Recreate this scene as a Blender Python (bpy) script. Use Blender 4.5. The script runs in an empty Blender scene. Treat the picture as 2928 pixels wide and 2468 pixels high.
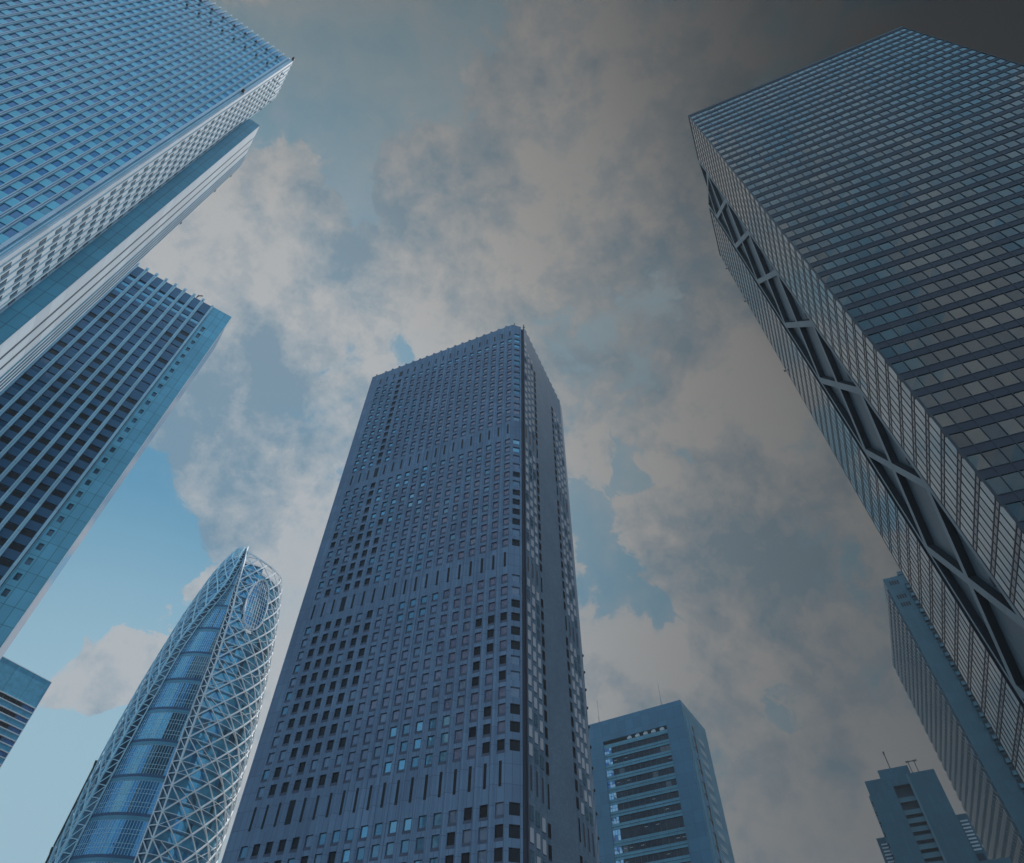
import bpy, math, random
from mathutils import Vector, Matrix
from mathutils.bvhtree import BVHTree

random.seed(7)
SC = bpy.context.scene
COL = SC.collection
R = math.radians

# ------------------------------------------------------------------ camera
FPX, WPX, HPX = 1864.0, 2928.0, 2468.0
CAM_P = Vector((0.0, 0.0, 1.6))
AX_R = Vector((0.99990318, -0.0108343, 0.00873197))     # camera right, in the world
AX_D = Vector((0.01391508, 0.77852596, -0.62745813))    # camera down
AX_F = Vector((0.0, 0.62751888, 0.77860134))            # looking up at 51 degrees
cam_data = bpy.data.cameras.new("camera")
cam = bpy.data.objects.new("camera", cam_data)
COL.objects.link(cam)
cam_data.sensor_width = 36.0
cam_data.lens = 36.0 * FPX / WPX
cam_data.clip_end = 20000
cam.matrix_world = Matrix(((AX_R.x, -AX_D.x, -AX_F.x, CAM_P.x),
                           (AX_R.y, -AX_D.y, -AX_F.y, CAM_P.y),
                           (AX_R.z, -AX_D.z, -AX_F.z, CAM_P.z),
                           (0, 0, 0, 1)))
SC.camera = cam
SC.view_settings.view_transform = 'Standard'
SC.view_settings.look = 'None'
SC.view_settings.exposure = 0.0
SC.view_settings.gamma = 1.0


def to_px(p):
    q = Vector(p) - CAM_P
    w = q.dot(AX_F)
    if w < 1: return None
    return (WPX / 2 + FPX * q.dot(AX_R) / w, HPX / 2 + FPX * q.dot(AX_D) / w)


def sky_dir(x, y):
    """direction of a place in the sky (measured on a 2093 px wide print of the photo)"""
    s = WPX / 2093.0
    v = AX_R * (x * s - WPX / 2) + AX_D * (y * s - HPX / 2) + AX_F * FPX
    return v.normalized()


# ------------------------------------------------------------------ sun and sky
SUN_EL, SUN_AZ = R(69.5), R(40.0)         # azimuth clockwise from +Y
sun_v = Vector((math.sin(SUN_AZ) * math.cos(SUN_EL), math.cos(SUN_AZ) * math.cos(SUN_EL), math.sin(SUN_EL)))
ld = bpy.data.lights.new("sun", 'SUN')
ld.energy = 4.2
ld.angle = R(0.53)
ld.color = (1.0, 0.97, 0.93)
lo = bpy.data.objects.new("sun", ld)
lo.rotation_euler = sun_v.to_track_quat('Z', 'Y').to_euler()
lo.location = (0, 0, 400)
COL.objects.link(lo)


def lin(r, g, b):
    def f(c):
        c /= 255.0
        return c / 12.92 if c <= 0.04045 else ((c + 0.055) / 1.055) ** 2.4
    return (f(r), f(g), f(b), 1.0)


class Nodes:
    def __init__(s, tree):
        s.t = tree
        tree.nodes.clear()

    def new(s, kind, **kw):
        n = s.t.nodes.new(kind)
        for k, v in kw.items():
            setattr(n, k, v)
        return n

    def put(s, sock, v):
        if isinstance(v, bpy.types.NodeSocket): s.t.links.new(v, sock)
        elif v is not None: sock.default_value = v

    def math(s, op, a, b=None, c=None, clamp=False):
        n = s.new('ShaderNodeMath', operation=op, use_clamp=clamp)
        s.put(n.inputs[0], a); s.put(n.inputs[1], b)
        if c is not None: s.put(n.inputs[2], c)
        return n.outputs[0]

    def vmath(s, op, a, b=None):
        n = s.new('ShaderNodeVectorMath', operation=op)
        s.put(n.inputs[0], a)
        if b is not None: s.put(n.inputs[1], b)
        return n.outputs['Value'] if op == 'DOT_PRODUCT' else n.outputs[0]

    def rng(s, v, a, b, c=0.0, d=1.0, smooth=True):
        n = s.new('ShaderNodeMapRange', interpolation_type='SMOOTHSTEP' if smooth else 'LINEAR')
        s.put(n.inputs[0], v)
        for i, q in enumerate((a, b, c, d)): s.put(n.inputs[i + 1], q)
        return n.outputs[0]

    def mix(s, fac, a, b, blend='MIX'):
        n = s.new('ShaderNodeMix', data_type='RGBA', blend_type=blend)
        s.put(n.inputs[0], fac); s.put(n.inputs[6], a); s.put(n.inputs[7], b)
        return n.outputs[2]

    def noise(s, vec, scale, detail=6.0, rough=0.55, dist=0.0, out=0):
        n = s.new('ShaderNodeTexNoise')
        s.put(n.inputs['Vector'], vec)
        n.inputs['Scale'].default_value = scale
        n.inputs['Detail'].default_value = detail
        n.inputs['Roughness'].default_value = rough
        n.inputs['Distortion'].default_value = dist
        return n.outputs[out]


def blobs(N, d, spots):
    """sum of soft round patches of the sky dome: (x, y, radius in degrees, amount)"""
    tot = None
    for x, y, r, a in spots:
        c = sky_dir(x, y)
        dot = N.vmath('DOT_PRODUCT', d, tuple(c))
        v = N.rng(dot, math.cos(R(r)), 1.0, 0.0, a)
        tot = v if tot is None else N.math('ADD', tot, v)
    return tot


world = bpy.data.worlds.new("World")
SC.world = world
world.use_nodes = True
N = Nodes(world.node_tree)
tc = N.new('ShaderNodeTexCoord')
d0 = tc.outputs['Generated']
sky = N.new('ShaderNodeTexSky', sky_type='NISHITA')
sky.sun_disc = False
sky.sun_elevation = SUN_EL
sky.sun_rotation = SUN_AZ
sky.air_density = 1.2
sky.dust_density = 1.6
sky.ozone_density = 1.5
# turbulence at two scales bends the cloud outlines
def jostle(v, scale, amount, detail):
    w = N.vmath('SUBTRACT', N.noise(v, scale, detail, 0.6, out=1), (0.5, 0.5, 0.5))
    k = N.new('ShaderNodeVectorMath', operation='SCALE')
    N.put(k.inputs[0], w); k.inputs['Scale'].default_value = amount
    return N.vmath('NORMALIZE', N.vmath('ADD', v, k.outputs[0]))


dw = jostle(jostle(jostle(d0, 3.5, 0.24, 3.0), 10.0, 0.15, 6.0), 32.0, 0.06, 6.0)

CLEAR = [  # openings in the cloud where blue shows
    (690, 150, 13, -.6), (780, 330, 9, -.45), (730, 440, 5, -.4), (900, 60, 9, -.3),
    (1300, 560, 8, -.2), (1160, 640, 5, -.2), (1240, 800, 6, -.2),
    (280, 1090, 8, -1.1), (200, 1200, 8, -1.0), (350, 1060, 4, -.35),
    (90, 1480, 12, -1.0), (60, 1700, 14, -1.0), (330, 1230, 5, -.6), (410, 480, 4, -.4), (150, 1330, 7, -.6),
    (690, 740, 2.4, -.55), (800, 715, 2.6, -.5),
    (1210, 1030, 4.5, -.75), (1290, 950, 3, -.7), (1430, 975, 2.6, -.75), (1440, 925, 2, -.5), (1230, 1150, 3.2, -.65),
    (1310, 1265, 2.8, -.7), (1250, 1250, 3.4, -.5), (1640, 860, 4, -.6), (1590, 880, 2.5, -.4),
    (1590, 1430, 2.6, -.5), (1540, 1455, 2.4, -.45), (1500, 60, 8, -.2), (440, 640, 3, -.25)]
GREY = [  # shaded, slate-blue bellies of the clouds
    (480, 880, 11, .7), (560, 800, 7, .4), (1280, 580, 10, .95), (1230, 780, 8, .8), (1440, 620, 8, .6), (1120, 690, 6, .5),
    (1560, 1050, 9, .9), (1480, 1190, 8, .8), (1330, 1180, 6, .5), (1680, 1250, 9, .6), (1600, 1500, 9, .5), (1450, 1620, 9, .5),
    (1300, 1450, 5, .3), (760, 200, 16, .6), (1000, 250, 12, .3), (700, 420, 8, .6), (420, 700, 8, .4), (1550, 30, 9, .4), (1500, 480, 8, .4)]
CLOUD = [
    (570, 330, 6, .5), (600, 500, 9, .6), (380, 520, 6, .5), (850, 480, 9, .45), (1000, 470, 8, .4), (1200, 400, 10, .5),
    (650, 620, 10, .5), (500, 730, 7, .35), (860, 300, 4, .45), (1300, 250, 12, .35), (950, 600, 8, .4),
    (560, 1020, 8, .4), (420, 1150, 4, .45), (270, 1300, 5.0, 1.9), (285, 1350, 4.5, 1.2), (200, 1350, 3, .8), (340, 1205, 1.6, .9), (90, 1590, 2.2, .6),
    (520, 1420, 3.5, .6), (480, 1640, 4, .6),
    (1420, 900, 5, .25), (1360, 1080, 7, .6), (1200, 960, 3.5, .55), (1520, 880, 5, .45), (1480, 1000, 6, .3), (1660, 940, 5, .4),
    (1300, 1360, 6, .55), (1420, 1330, 6, .4), (1240, 1420, 5, .45), (1600, 1250, 8, .3), (1650, 1560, 8, .35), (1500, 700, 8, .35)]
field = N.math('ADD', blobs(N, dw, CLEAR), blobs(N, dw, CLOUD))
toward = tuple(x * 0.035 for x in sun_v)


def puffs(v):
    a = N.noise(v, 4.6, 10.0, 0.56, 0.25)
    b = N.noise(v, 15.0, 10.0, 0.66, 0.2)
    return a, N.math('MULTIPLY_ADD', N.math('SUBTRACT', a, 0.5), 1.85, N.math('MULTIPLY', N.math('SUBTRACT', b, 0.5), 1.25))


n1, nn = puffs(d0)
_, nn_sun = puffs(N.vmath('ADD', d0, toward))
relief = N.math('SUBTRACT', nn, nn_sun)              # sunny side of each billow is positive
dens = N.math('ADD', N.math('ADD', field, 0.36), nn)
cov = N.math('ADD', N.math('MULTIPLY', N.rng(dens, 0.02, 0.24), .66), N.math('MULTIPLY', N.rng(dens, -0.35, 0.7), .34))
# even darkening toward the upper right, put straight into the sky colour
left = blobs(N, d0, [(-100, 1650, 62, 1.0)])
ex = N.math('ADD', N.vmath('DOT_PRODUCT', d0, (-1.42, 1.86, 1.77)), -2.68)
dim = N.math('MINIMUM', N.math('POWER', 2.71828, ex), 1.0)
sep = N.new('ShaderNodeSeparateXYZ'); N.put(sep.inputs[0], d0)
behind = N.rng(sep.outputs['Y'], 0.02, -0.35)            # unseen sky behind the camera, made bright blue as fill light
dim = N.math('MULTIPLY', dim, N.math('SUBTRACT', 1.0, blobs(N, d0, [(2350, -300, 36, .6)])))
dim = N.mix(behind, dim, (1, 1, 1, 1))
shade = N.rng(N.noise(d0, 3.4, 7.0, 0.55, 0.3), 0.3, 0.72, -.3, .3)
shade = N.math('ADD', shade, N.math('MULTIPLY', blobs(N, dw, GREY), 0.62))
shade = N.math('SUBTRACT', shade, N.math('MULTIPLY', relief, 1.6), clamp=True)
c_light = N.mix(left, lin(170, 168, 165), lin(176, 182, 187))
c_grey = N.mix(left, lin(126, 142, 152), lin(118, 146, 166))
cloud_c = N.mix(shade, c_light, c_grey)
# clear air: the physical sky, thinned by haze low on the left
sk = N.new('ShaderNodeVectorMath', operation='SCALE')
N.put(sk.inputs[0], sky.outputs[0]); sk.inputs['Scale'].default_value = 0.10
blue = N.mix(0.88, sk.outputs[0], N.mix(left, lin(118, 148, 158), lin(82, 148, 182)))
blue = N.mix(N.math('MULTIPLY', blobs(N, d0, [(0, 1900, 31, 1.0)]), .85), blue, lin(160, 192, 206))
veil = N.math('MULTIPLY', N.rng(nn, -0.55, 0.45), 0.5)         # thin wisps drift across the openings
veil = N.math('MULTIPLY', veil, N.math('SUBTRACT', 1.0, left, clamp=True))
blue = N.mix(veil, blue, c_light)
sky_c = N.mix(cov, blue, cloud_c)
fill_sky = N.mix(N.rng(n1, 0.45, 0.65), lin(138, 198, 238), lin(202, 218, 232))
sky_c = N.mix(behind, sky_c, fill_sky)
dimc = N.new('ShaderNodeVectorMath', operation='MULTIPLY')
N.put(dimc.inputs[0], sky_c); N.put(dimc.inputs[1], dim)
bg = N.new('ShaderNodeBackground')
N.put(bg.inputs['Color'], dimc.outputs[0])
bg.inputs['Strength'].default_value = 1.0
wo = N.new('ShaderNodeOutputWorld')
N.t.links.new(bg.outputs[0], wo.inputs[0])

# ------------------------------------------------------------------ materials
def material(name, base, rough=0.6, metal=0.0, spec=0.5, var=0.12, vscale=0.12, joints=None, jcol=0.45, bump=0.0, streak=0.0):
    m = bpy.data.materials.new(name)
    m.use_nodes = True
    K = Nodes(m.node_tree)
    out = K.new('ShaderNodeOutputMaterial')
    p = K.new('ShaderNodeBsdfPrincipled')
    K.t.links.new(p.outputs[0], out.inputs[0])
    geo = K.new('ShaderNodeNewGeometry')
    c = tuple(base) + (1.0,)
    n = K.noise(geo.outputs['Position'], vscale, 5.0, 0.6)
    f = K.rng(n, 0.3, 0.7, 1.0 - var, 1.0 + var, smooth=False)
    sc_ = K.new('ShaderNodeVectorMath', operation='SCALE')
    sc_.inputs[0].default_value = base
    K.put(sc_.inputs['Scale'], f)
    colr = sc_.outputs[0]
    if streak:      # rain streaks running down
        mp = K.new('ShaderNodeMapping'); mp.inputs['Scale'].default_value = (1.6, 1.6, 0.03)
        K.put(mp.inputs['Vector'], geo.outputs['Position'])
        s = K.noise(mp.outputs[0], 1.0, 4.0, 0.6)
        colr = K.mix(K.rng(s, 0.5, 0.75, 0.0, streak), colr, tuple(x * 0.45 for x in base) + (1,))
    if joints:
        uv = K.new('ShaderNodeUVMap')
        b = K.new('ShaderNodeTexBrick', offset=0.0, squash=1.0)
        K.put(b.inputs['Vector'], uv.outputs[0])
        w, h, ms = joints[:3]
        b.inputs['Scale'].default_value = 1.0
        b.inputs['Brick Width'].default_value = w
        b.inputs['Row Height'].default_value = h
        b.inputs['Mortar Size'].default_value = ms
        b.inputs['Mortar Smooth'].default_value = 0.0
        b.inputs['Bias'].default_value = 0.0
        b.inputs['Color1'].default_value = (1, 1, 1, 1)
        b.inputs['Color2'].default_value = (0.84, 0.84, 0.85, 1)
        b.inputs['Mortar'].default_value = (jcol, jcol, jcol, 1)
        colr = K.mix(1.0, colr, b.outputs[0], 'MULTIPLY')
    K.put(p.inputs['Base Color'], colr)
    p.inputs['Roughness'].default_value = rough
    p.inputs['Metallic'].default_value = metal
    p.inputs['Specular IOR Level'].default_value = spec
    if bump:
        bn = K.new('ShaderNodeBump')
        bn.inputs['Strength'].default_value = bump
        bn.inputs['Distance'].default_value = 0.3
        K.put(bn.inputs['Height'], K.noise(geo.outputs['Position'], 0.35, 3.0, 0.5))
        K.t.links.new(bn.outputs[0], p.inputs['Normal'])
    return m


def glass(name, base, metal=0.35, rough=0.04, var=0.12, bump=0.05):
    return material(name, base, rough, metal, 0.8, var, 0.2, bump=bump)


M = {}
M['asphalt'] = material('grey_paving', (.13, .13, .13), .9, var=.3, vscale=.5)
# tall glazed tower, upper left
M['a_spandrel'] = material('teal_glass_spandrel', (.14, .54, .70), .25, .15, .6, joints=(1.6, 4.15, .03), jcol=.6)
M['a_glass1'] = glass('blue_window_glass', (.04, .18, .37), .4)
M['a_glass3'] = glass('mid_blue_window_glass', (.045, .22, .40), .4)
M['a_glass2'] = glass('pale_window_glass', (.07, .27, .40), .45)
M['a_side'] = material('side_window_glass', (.055, .11, .17), .15, .1, .4, var=.2)
M['a_dark'] = material('reveal_shade_and_groove', (.03, .05, .08), .6)  # window reveal shade put into the colour; grooves and gaps share it
M['a_white'] = material('white_metal_panel', (.62, .73, .82), .45, .0, .5, var=.06, joints=(50, 4.15, .03), jcol=.7, streak=.12)
M['a_fin'] = material('shaded_fin_side', (.50, .70, .78), .4, .0, .5, var=.06)  # fin sides turned from the sun, their shade put into the colour
M['a_pale'] = material('pale_blue_metal', (.17, .42, .54), .4, .1, .5, var=.06)
M['a_teal'] = material('teal_stone_panel', (.075, .34, .49), .35, .0, .5, joints=(1.62, 3.3, .05), jcol=.4, var=.1, streak=.1)
M['black'] = material('black_metal', (.015, .015, .018), .5)
# slab tower with piers
M['b_pier'] = material('pale_blue_pier', (.56, .78, .88), .5, .0, .4, var=.06, joints=(50, 8.4, .05), jcol=.6)
M['b_panel'] = material('teal_blue_cladding', (.17, .51, .66), .35, .1, .5, joints=(2.1, 4.2, .06), jcol=.35, var=.1, streak=.08)
M['b_dark'] = glass('navy_glass_panel', (.025, .085, .17), .25)
M['b_brown'] = material('unlit_brown_glass', (.03, .026, .03), .12, 0, .2, var=.3, vscale=.5)
M['b_navy'] = material('navy_spandrel', (.035, .12, .22), .3, .2, .5)
M['b_light'] = glass('light_blue_glass', (.16, .40, .52), .4)
# small tower at the left edge
M['c_panel'] = material('blue_tile_cladding', (.11, .44, .62), .4, .0, .5, joints=(6.65, 50, .08), jcol=.4, var=.2, vscale=.6)
M['c_glass'] = glass('strip_window_blue_glass', (.05, .17, .40), .4)
M['white_trim'] = material('white_painted_metal', (.78, .78, .80), .5)
# lattice tower
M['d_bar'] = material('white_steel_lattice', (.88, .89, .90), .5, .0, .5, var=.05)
M['d_bar2'] = material('shaded_steel_lattice', (.52, .80, .92), .5, .0, .5, var=.05)  # left sheet's white bars, with their blue shade put into the colour
M['d_skin'] = glass('dark_blue_curtain_wall', (.10, .40, .58), .35)
M['d_glass'] = glass('blue_atrium_glass', (.05, .25, .46), .45, bump=.2)
M['d_glass2'] = glass('dark_atrium_glass', (.02, .08, .13), .3)
M['d_glass3'] = glass('light_atrium_glass', (.12, .36, .50), .5)
M['d_band'] = material('teal_floor_band', (.08, .27, .38), .4, .1, .5)
M['d_navy'] = material('navy_floor_line', (.03, .09, .19), .5)
M['d_floor'] = material('floor_edge_steel', (.05, .14, .22), .5)
# zigzag stone tower, middle
M['e_stone'] = material('blue_grey_stone', (.185, .255, .36), .75, .0, .3, joints=(1.2, 2.91, .035), jcol=.5, var=.12, bump=.1, streak=.25)
M['e_tile'] = material('blue_grey_tile', (.175, .255, .345), .75, .0, .3, joints=(.62, .48, .03), jcol=.75, var=.1, streak=.1)
M['e_groove'] = material('dark_corner_groove', (.06, .055, .075), .7)
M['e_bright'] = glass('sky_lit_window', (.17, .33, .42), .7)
M['e_teal'] = glass('teal_blind_window', (.09, .20, .28), .4)
M['e_blind'] = glass('purple_blind_window', (.135, .14, .215), .15)
M['e_grey'] = glass('grey_blind_window', (.13, .17, .24), .2)
M['e_black'] = material('unlit_window', (.02, .017, .02), .25, 0, .15)
M['e_white'] = material('sky_reflection_window', (.66, .66, .72), .25, .2)  # bright sky reflected in the side windows, put into the base colour
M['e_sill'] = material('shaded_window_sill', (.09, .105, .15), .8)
# tower with horizontal bands
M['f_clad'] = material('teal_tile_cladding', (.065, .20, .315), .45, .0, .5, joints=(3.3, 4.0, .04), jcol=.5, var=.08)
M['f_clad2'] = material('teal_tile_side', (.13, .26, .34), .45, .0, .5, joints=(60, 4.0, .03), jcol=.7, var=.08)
M['f_span'] = material('teal_spandrel_rail', (.11, .31, .41), .4, .1, .5, joints=(3.25, .95, .06), jcol=.5)
M['f_dark'] = material('dark_strip_window', (.018, .03, .05), .15, 0, .25, var=.3, vscale=.5)
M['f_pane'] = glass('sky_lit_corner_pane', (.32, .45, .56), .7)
M['f_lamp'] = material('pale_louvre_unit', (.55, .58, .62), .6)
# slab behind, right
M['h_clad'] = material('teal_panel_cladding', (.042, .108, .142), .5, .0, .4, joints=(1.8, 4.1, .05), jcol=.7)
M['h_bay'] = material('teal_bay_cladding', (.05, .10, .135), .5, .0, .4, var=.15)
M['h_win'] = glass('dim_bay_window', (.022, .045, .065), .2)
M['h_dark'] = material('dark_opening', (.012, .013, .016), .8)
# stepped tower, right
M['g_clad'] = material('teal_ribbed_cladding', (.033, .108, .152), .5, .0, .4, joints=(1.1, 3.1, .04), jcol=.7)
M['g_side'] = material('pale_teal_side', (.08, .16, .20), .5, .0, .4)
M['g_back'] = material('recessed_louvre', (.03, .05, .075), .7)
M['g_span'] = material('balcony_parapet', (.06, .14, .18), .5, .0, .4)
# curtain wall slab, right
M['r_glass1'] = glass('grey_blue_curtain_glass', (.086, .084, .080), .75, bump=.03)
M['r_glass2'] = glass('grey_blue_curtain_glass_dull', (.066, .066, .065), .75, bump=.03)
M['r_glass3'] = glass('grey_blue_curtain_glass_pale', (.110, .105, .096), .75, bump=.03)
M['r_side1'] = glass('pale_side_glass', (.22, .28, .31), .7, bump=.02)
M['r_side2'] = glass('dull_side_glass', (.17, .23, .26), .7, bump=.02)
M['r_span'] = material('dark_violet_spandrel', (.052, .047, .062), .6, 0, .25)
M['r_band'] = glass('dark_blue_side_band', (.05, .075, .10), .5)
M['r_mull'] = material('dark_mullion', (.028, .028, .034), .5, .2)
M['r_steel'] = material('grey_blue_brace_cladding', (.18, .24, .275), .5, .0, .4, var=.06, joints=(60, 3.9, .02), jcol=.8)
M['r_back'] = material('ribbed_recess_cladding', (.12, .165, .195), .5, .0, .4, joints=(.3, 60, .03), jcol=.75)
M['r_void'] = material('brace_side_shade', (.02, .02, .022), .7)  # near black: shade on flanks and in the recess put into the colour
M['r_line'] = material('pale_edge_strip', (.30, .31, .32), .5)

# ------------------------------------------------------------------ mesh helpers
class Fr:
    """frame of a facade: u along it, d outward, z up"""
    def __init__(s, x, y, yaw, flip=False):
        s.P = Vector((x, y, 0)); a = R(yaw)
        s.D = Vector((math.cos(a), math.sin(a), 0))
        s.N = Vector((s.D.y, -s.D.x, 0))
        if flip: s.N = -s.N

    def pt(s, u, d, z):
        return s.P + s.D * u + s.N * d + Vector((0, 0, z))

    def at(s, u, d=0.0):
        p = s.pt(u, d, 0)
        return p.x, p.y


class MB:
    def __init__(s):
        s.v, s.f, s.m, s.uv, s.mats = [], [], [], [], []

    def mi(s, m):
        if m not in s.mats: s.mats.append(m)
        return s.mats.index(m)

    def face(s, pts, m, uv=None):
        b = len(s.v)
        s.v += [tuple(p) for p in pts]
        s.f.append(tuple(range(b, b + len(pts))))
        s.m.append(s.mi(m))
        s.uv += list(uv) if uv else [(p[0] + p[1], p[2]) for p in pts]

    def box(s, fr, u0, u1, d0, d1, z0, z1, m, side=None, low=None):
        """side: material of the two end faces, low: of the underside"""
        side = side or m; low = low or m
        P = lambda u, d, z: fr.pt(u, d, z)
        s.face([P(u0, d1, z0), P(u1, d1, z0), P(u1, d1, z1), P(u0, d1, z1)], m, [(u0, z0), (u1, z0), (u1, z1), (u0, z1)])
        s.face([P(u0, d0, z0), P(u1, d0, z0), P(u1, d0, z1), P(u0, d0, z1)], m, [(u0, z0), (u1, z0), (u1, z1), (u0, z1)])
        s.face([P(u0, d0, z0), P(u0, d1, z0), P(u0, d1, z1), P(u0, d0, z1)], side, [(d0, z0), (d1, z0), (d1, z1), (d0, z1)])
        s.face([P(u1, d0, z0), P(u1, d1, z0), P(u1, d1, z1), P(u1, d0, z1)], side, [(d0, z0), (d1, z0), (d1, z1), (d0, z1)])
        s.face([P(u0, d0, z1), P(u1, d0, z1), P(u1, d1, z1), P(u0, d1, z1)], m, [(u0, d0), (u1, d0), (u1, d1), (u0, d1)])
        s.face([P(u0, d0, z0), P(u1, d0, z0), P(u1, d1, z0), P(u0, d1, z0)], low, [(u0, d0), (u1, d0), (u1, d1), (u0, d1)])

    def add(s, o):
        b = len(s.v)
        s.v += o.v; s.uv += o.uv
        s.f += [tuple(i + b for i in f) for f in o.f]
        s.m += [s.mi(o.mats[k]) for k in o.m]

    def prism(s, pts, z0, z1, m, top=None):
        n = len(pts); acc = 0.0
        for i in range(n):
            a, b = pts[i], pts[(i + 1) % n]
            L = math.hypot(b[0] - a[0], b[1] - a[1])
            s.face([(a[0], a[1], z0), (b[0], b[1], z0), (b[0], b[1], z1), (a[0], a[1], z1)], m,
                   [(acc, z0), (acc + L, z0), (acc + L, z1), (acc, z1)])
            acc += L
        s.face([(p[0], p[1], z1) for p in pts], top or m)
        s.face([(p[0], p[1], z0) for p in pts], m)

    def bar(s, a, b, w, m, up=Vector((0, 0, 1)), t=None):
        a, b = Vector(a), Vector(b); ax = (b - a)
        if ax.length < 1e-4: return
        ax.normalize()
        x = ax.cross(up)
        if x.length < 1e-3: x = ax.cross(Vector((1, 0, 0)))
        x.normalize(); y = ax.cross(x)
        h = w / 2; k = (t or w) / 2
        o = [x * h + y * k, -x * h + y * k, -x * h - y * k, x * h - y * k]
        for i in range(4):
            j = (i + 1) % 4
            s.face([a + o[i], a + o[j], b + o[j], b + o[i]], m)
        s.face([a + q for q in o], m); s.face([b + q for q in o], m)

    def build(s, name, parent=None):
        me = bpy.data.meshes.new(name)
        me.from_pydata(s.v, [], s.f)
        for m in s.mats: me.materials.append(m)
        me.polygons.foreach_set('material_index', s.m)
        lay = me.uv_layers.new(name='UVMap')
        lay.data.foreach_set('uv', [c for q in s.uv for c in q])
        me.validate(clean_customdata=False); me.update()
        o = bpy.data.objects.new(name, me)
        COL.objects.link(o)
        if parent is not None:
            o.parent = parent
            o.matrix_parent_inverse = Matrix.Translation(-parent.location)
        return o


def thing(name, label, cat, x, y, group=None):
    o = bpy.data.objects.new(name, None)
    o.location = (x, y, 0)
    o['label'] = label; o['category'] = cat
    if group: o['group'] = group
    COL.objects.link(o)
    return o


OCC_V, OCC_F = [], []


def occluder(pts, z1):
    """remembers a building's rough volume, to know later which windows can be seen"""
    n = len(pts); b = len(OCC_V)
    for p in pts: OCC_V.append((p[0], p[1], 0))
    for p in pts: OCC_V.append((p[0], p[1], z1))
    for i in range(n):
        j = (i + 1) % n
        OCC_F.append((b + i, b + j, b + n + j, b + n + i))


WINS = []       # (name, root, list of (points, material, uv), centre, outward)


def window(root, fr, u0, u1, d, z0, z1, m, name='window', extra=None, jit=0.012, limit=None):
    jj = [random.uniform(-jit, jit) for _ in range(4)]
    pts = [fr.pt(u0, d + jj[0], z0), fr.pt(u1, d + jj[1], z0), fr.pt(u1, d + jj[2], z1), fr.pt(u0, d + jj[3], z1)]
    faces = [(pts, m)]
    if extra: faces += extra
    WINS.append((name, root, faces, fr.pt((u0 + u1) / 2, d + .35, (z0 + z1) / 2), pts))


def piece(name, root, mb, fr, u0, u1, d, z0, z1):
    """a small repeated part: its own mesh if it is among the hundred that show largest"""
    WINS.append((name, root, mb, fr.pt((u0 + u1) / 2, d + .35, (z0 + z1) / 2),
                 [fr.pt(u0, d, z0), fr.pt(u1, d, z0), fr.pt(u1, d, z1), fr.pt(u0, d, z1)]))


def emit_windows():
    bvh = BVHTree.FromPolygons(OCC_V, OCC_F)
    by = {}
    for w in WINS: by.setdefault((w[1].name, w[0]), []).append(w)
    for (_, name), ws in by.items():
        sc = []
        for i, w in enumerate(ws):
            q = [to_px(p) for p in w[4]]
            area = 0.0
            if all(q):
                cx = sum(p[0] for p in q) / 4; cy = sum(p[1] for p in q) / 4
                area = abs(sum(q[k][0] * q[(k + 1) % 4][1] - q[(k + 1) % 4][0] * q[k][1] for k in range(4))) / 2
                if not (0 < cx < WPX and 0 < cy < HPX): area = 0.0
                elif area > 0:
                    v = w[3] - CAM_P
                    h = bvh.ray_cast(CAM_P, v.normalized(), v.length - 1.2)
                    if h[0] is not None: area = 0.0
            sc.append((area, i))
        sc.sort(reverse=True)
        pick = set(i for a, i in sc[:100] if a > 0)
        rest = MB()
        for i, w in enumerate(ws):
            mb = MB() if i in pick else rest
            if isinstance(w[2], MB): mb.add(w[2])
            else:
                for pts, m in w[2]: mb.face(pts, m)
            if i in pick: mb.build(name, w[1])
        if rest.f:
            o = rest.build(name, w[1])
            o['kind'] = 'stuff'


# ------------------------------------------------------------------ ground
g = MB()
g.face([(-1200, -1200, 0), (1200, -1200, 0), (1200, 1200, 0), (-1200, 1200, 0)], M['asphalt'])
o = g.build('ground'); o['kind'] = 'structure'

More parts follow.
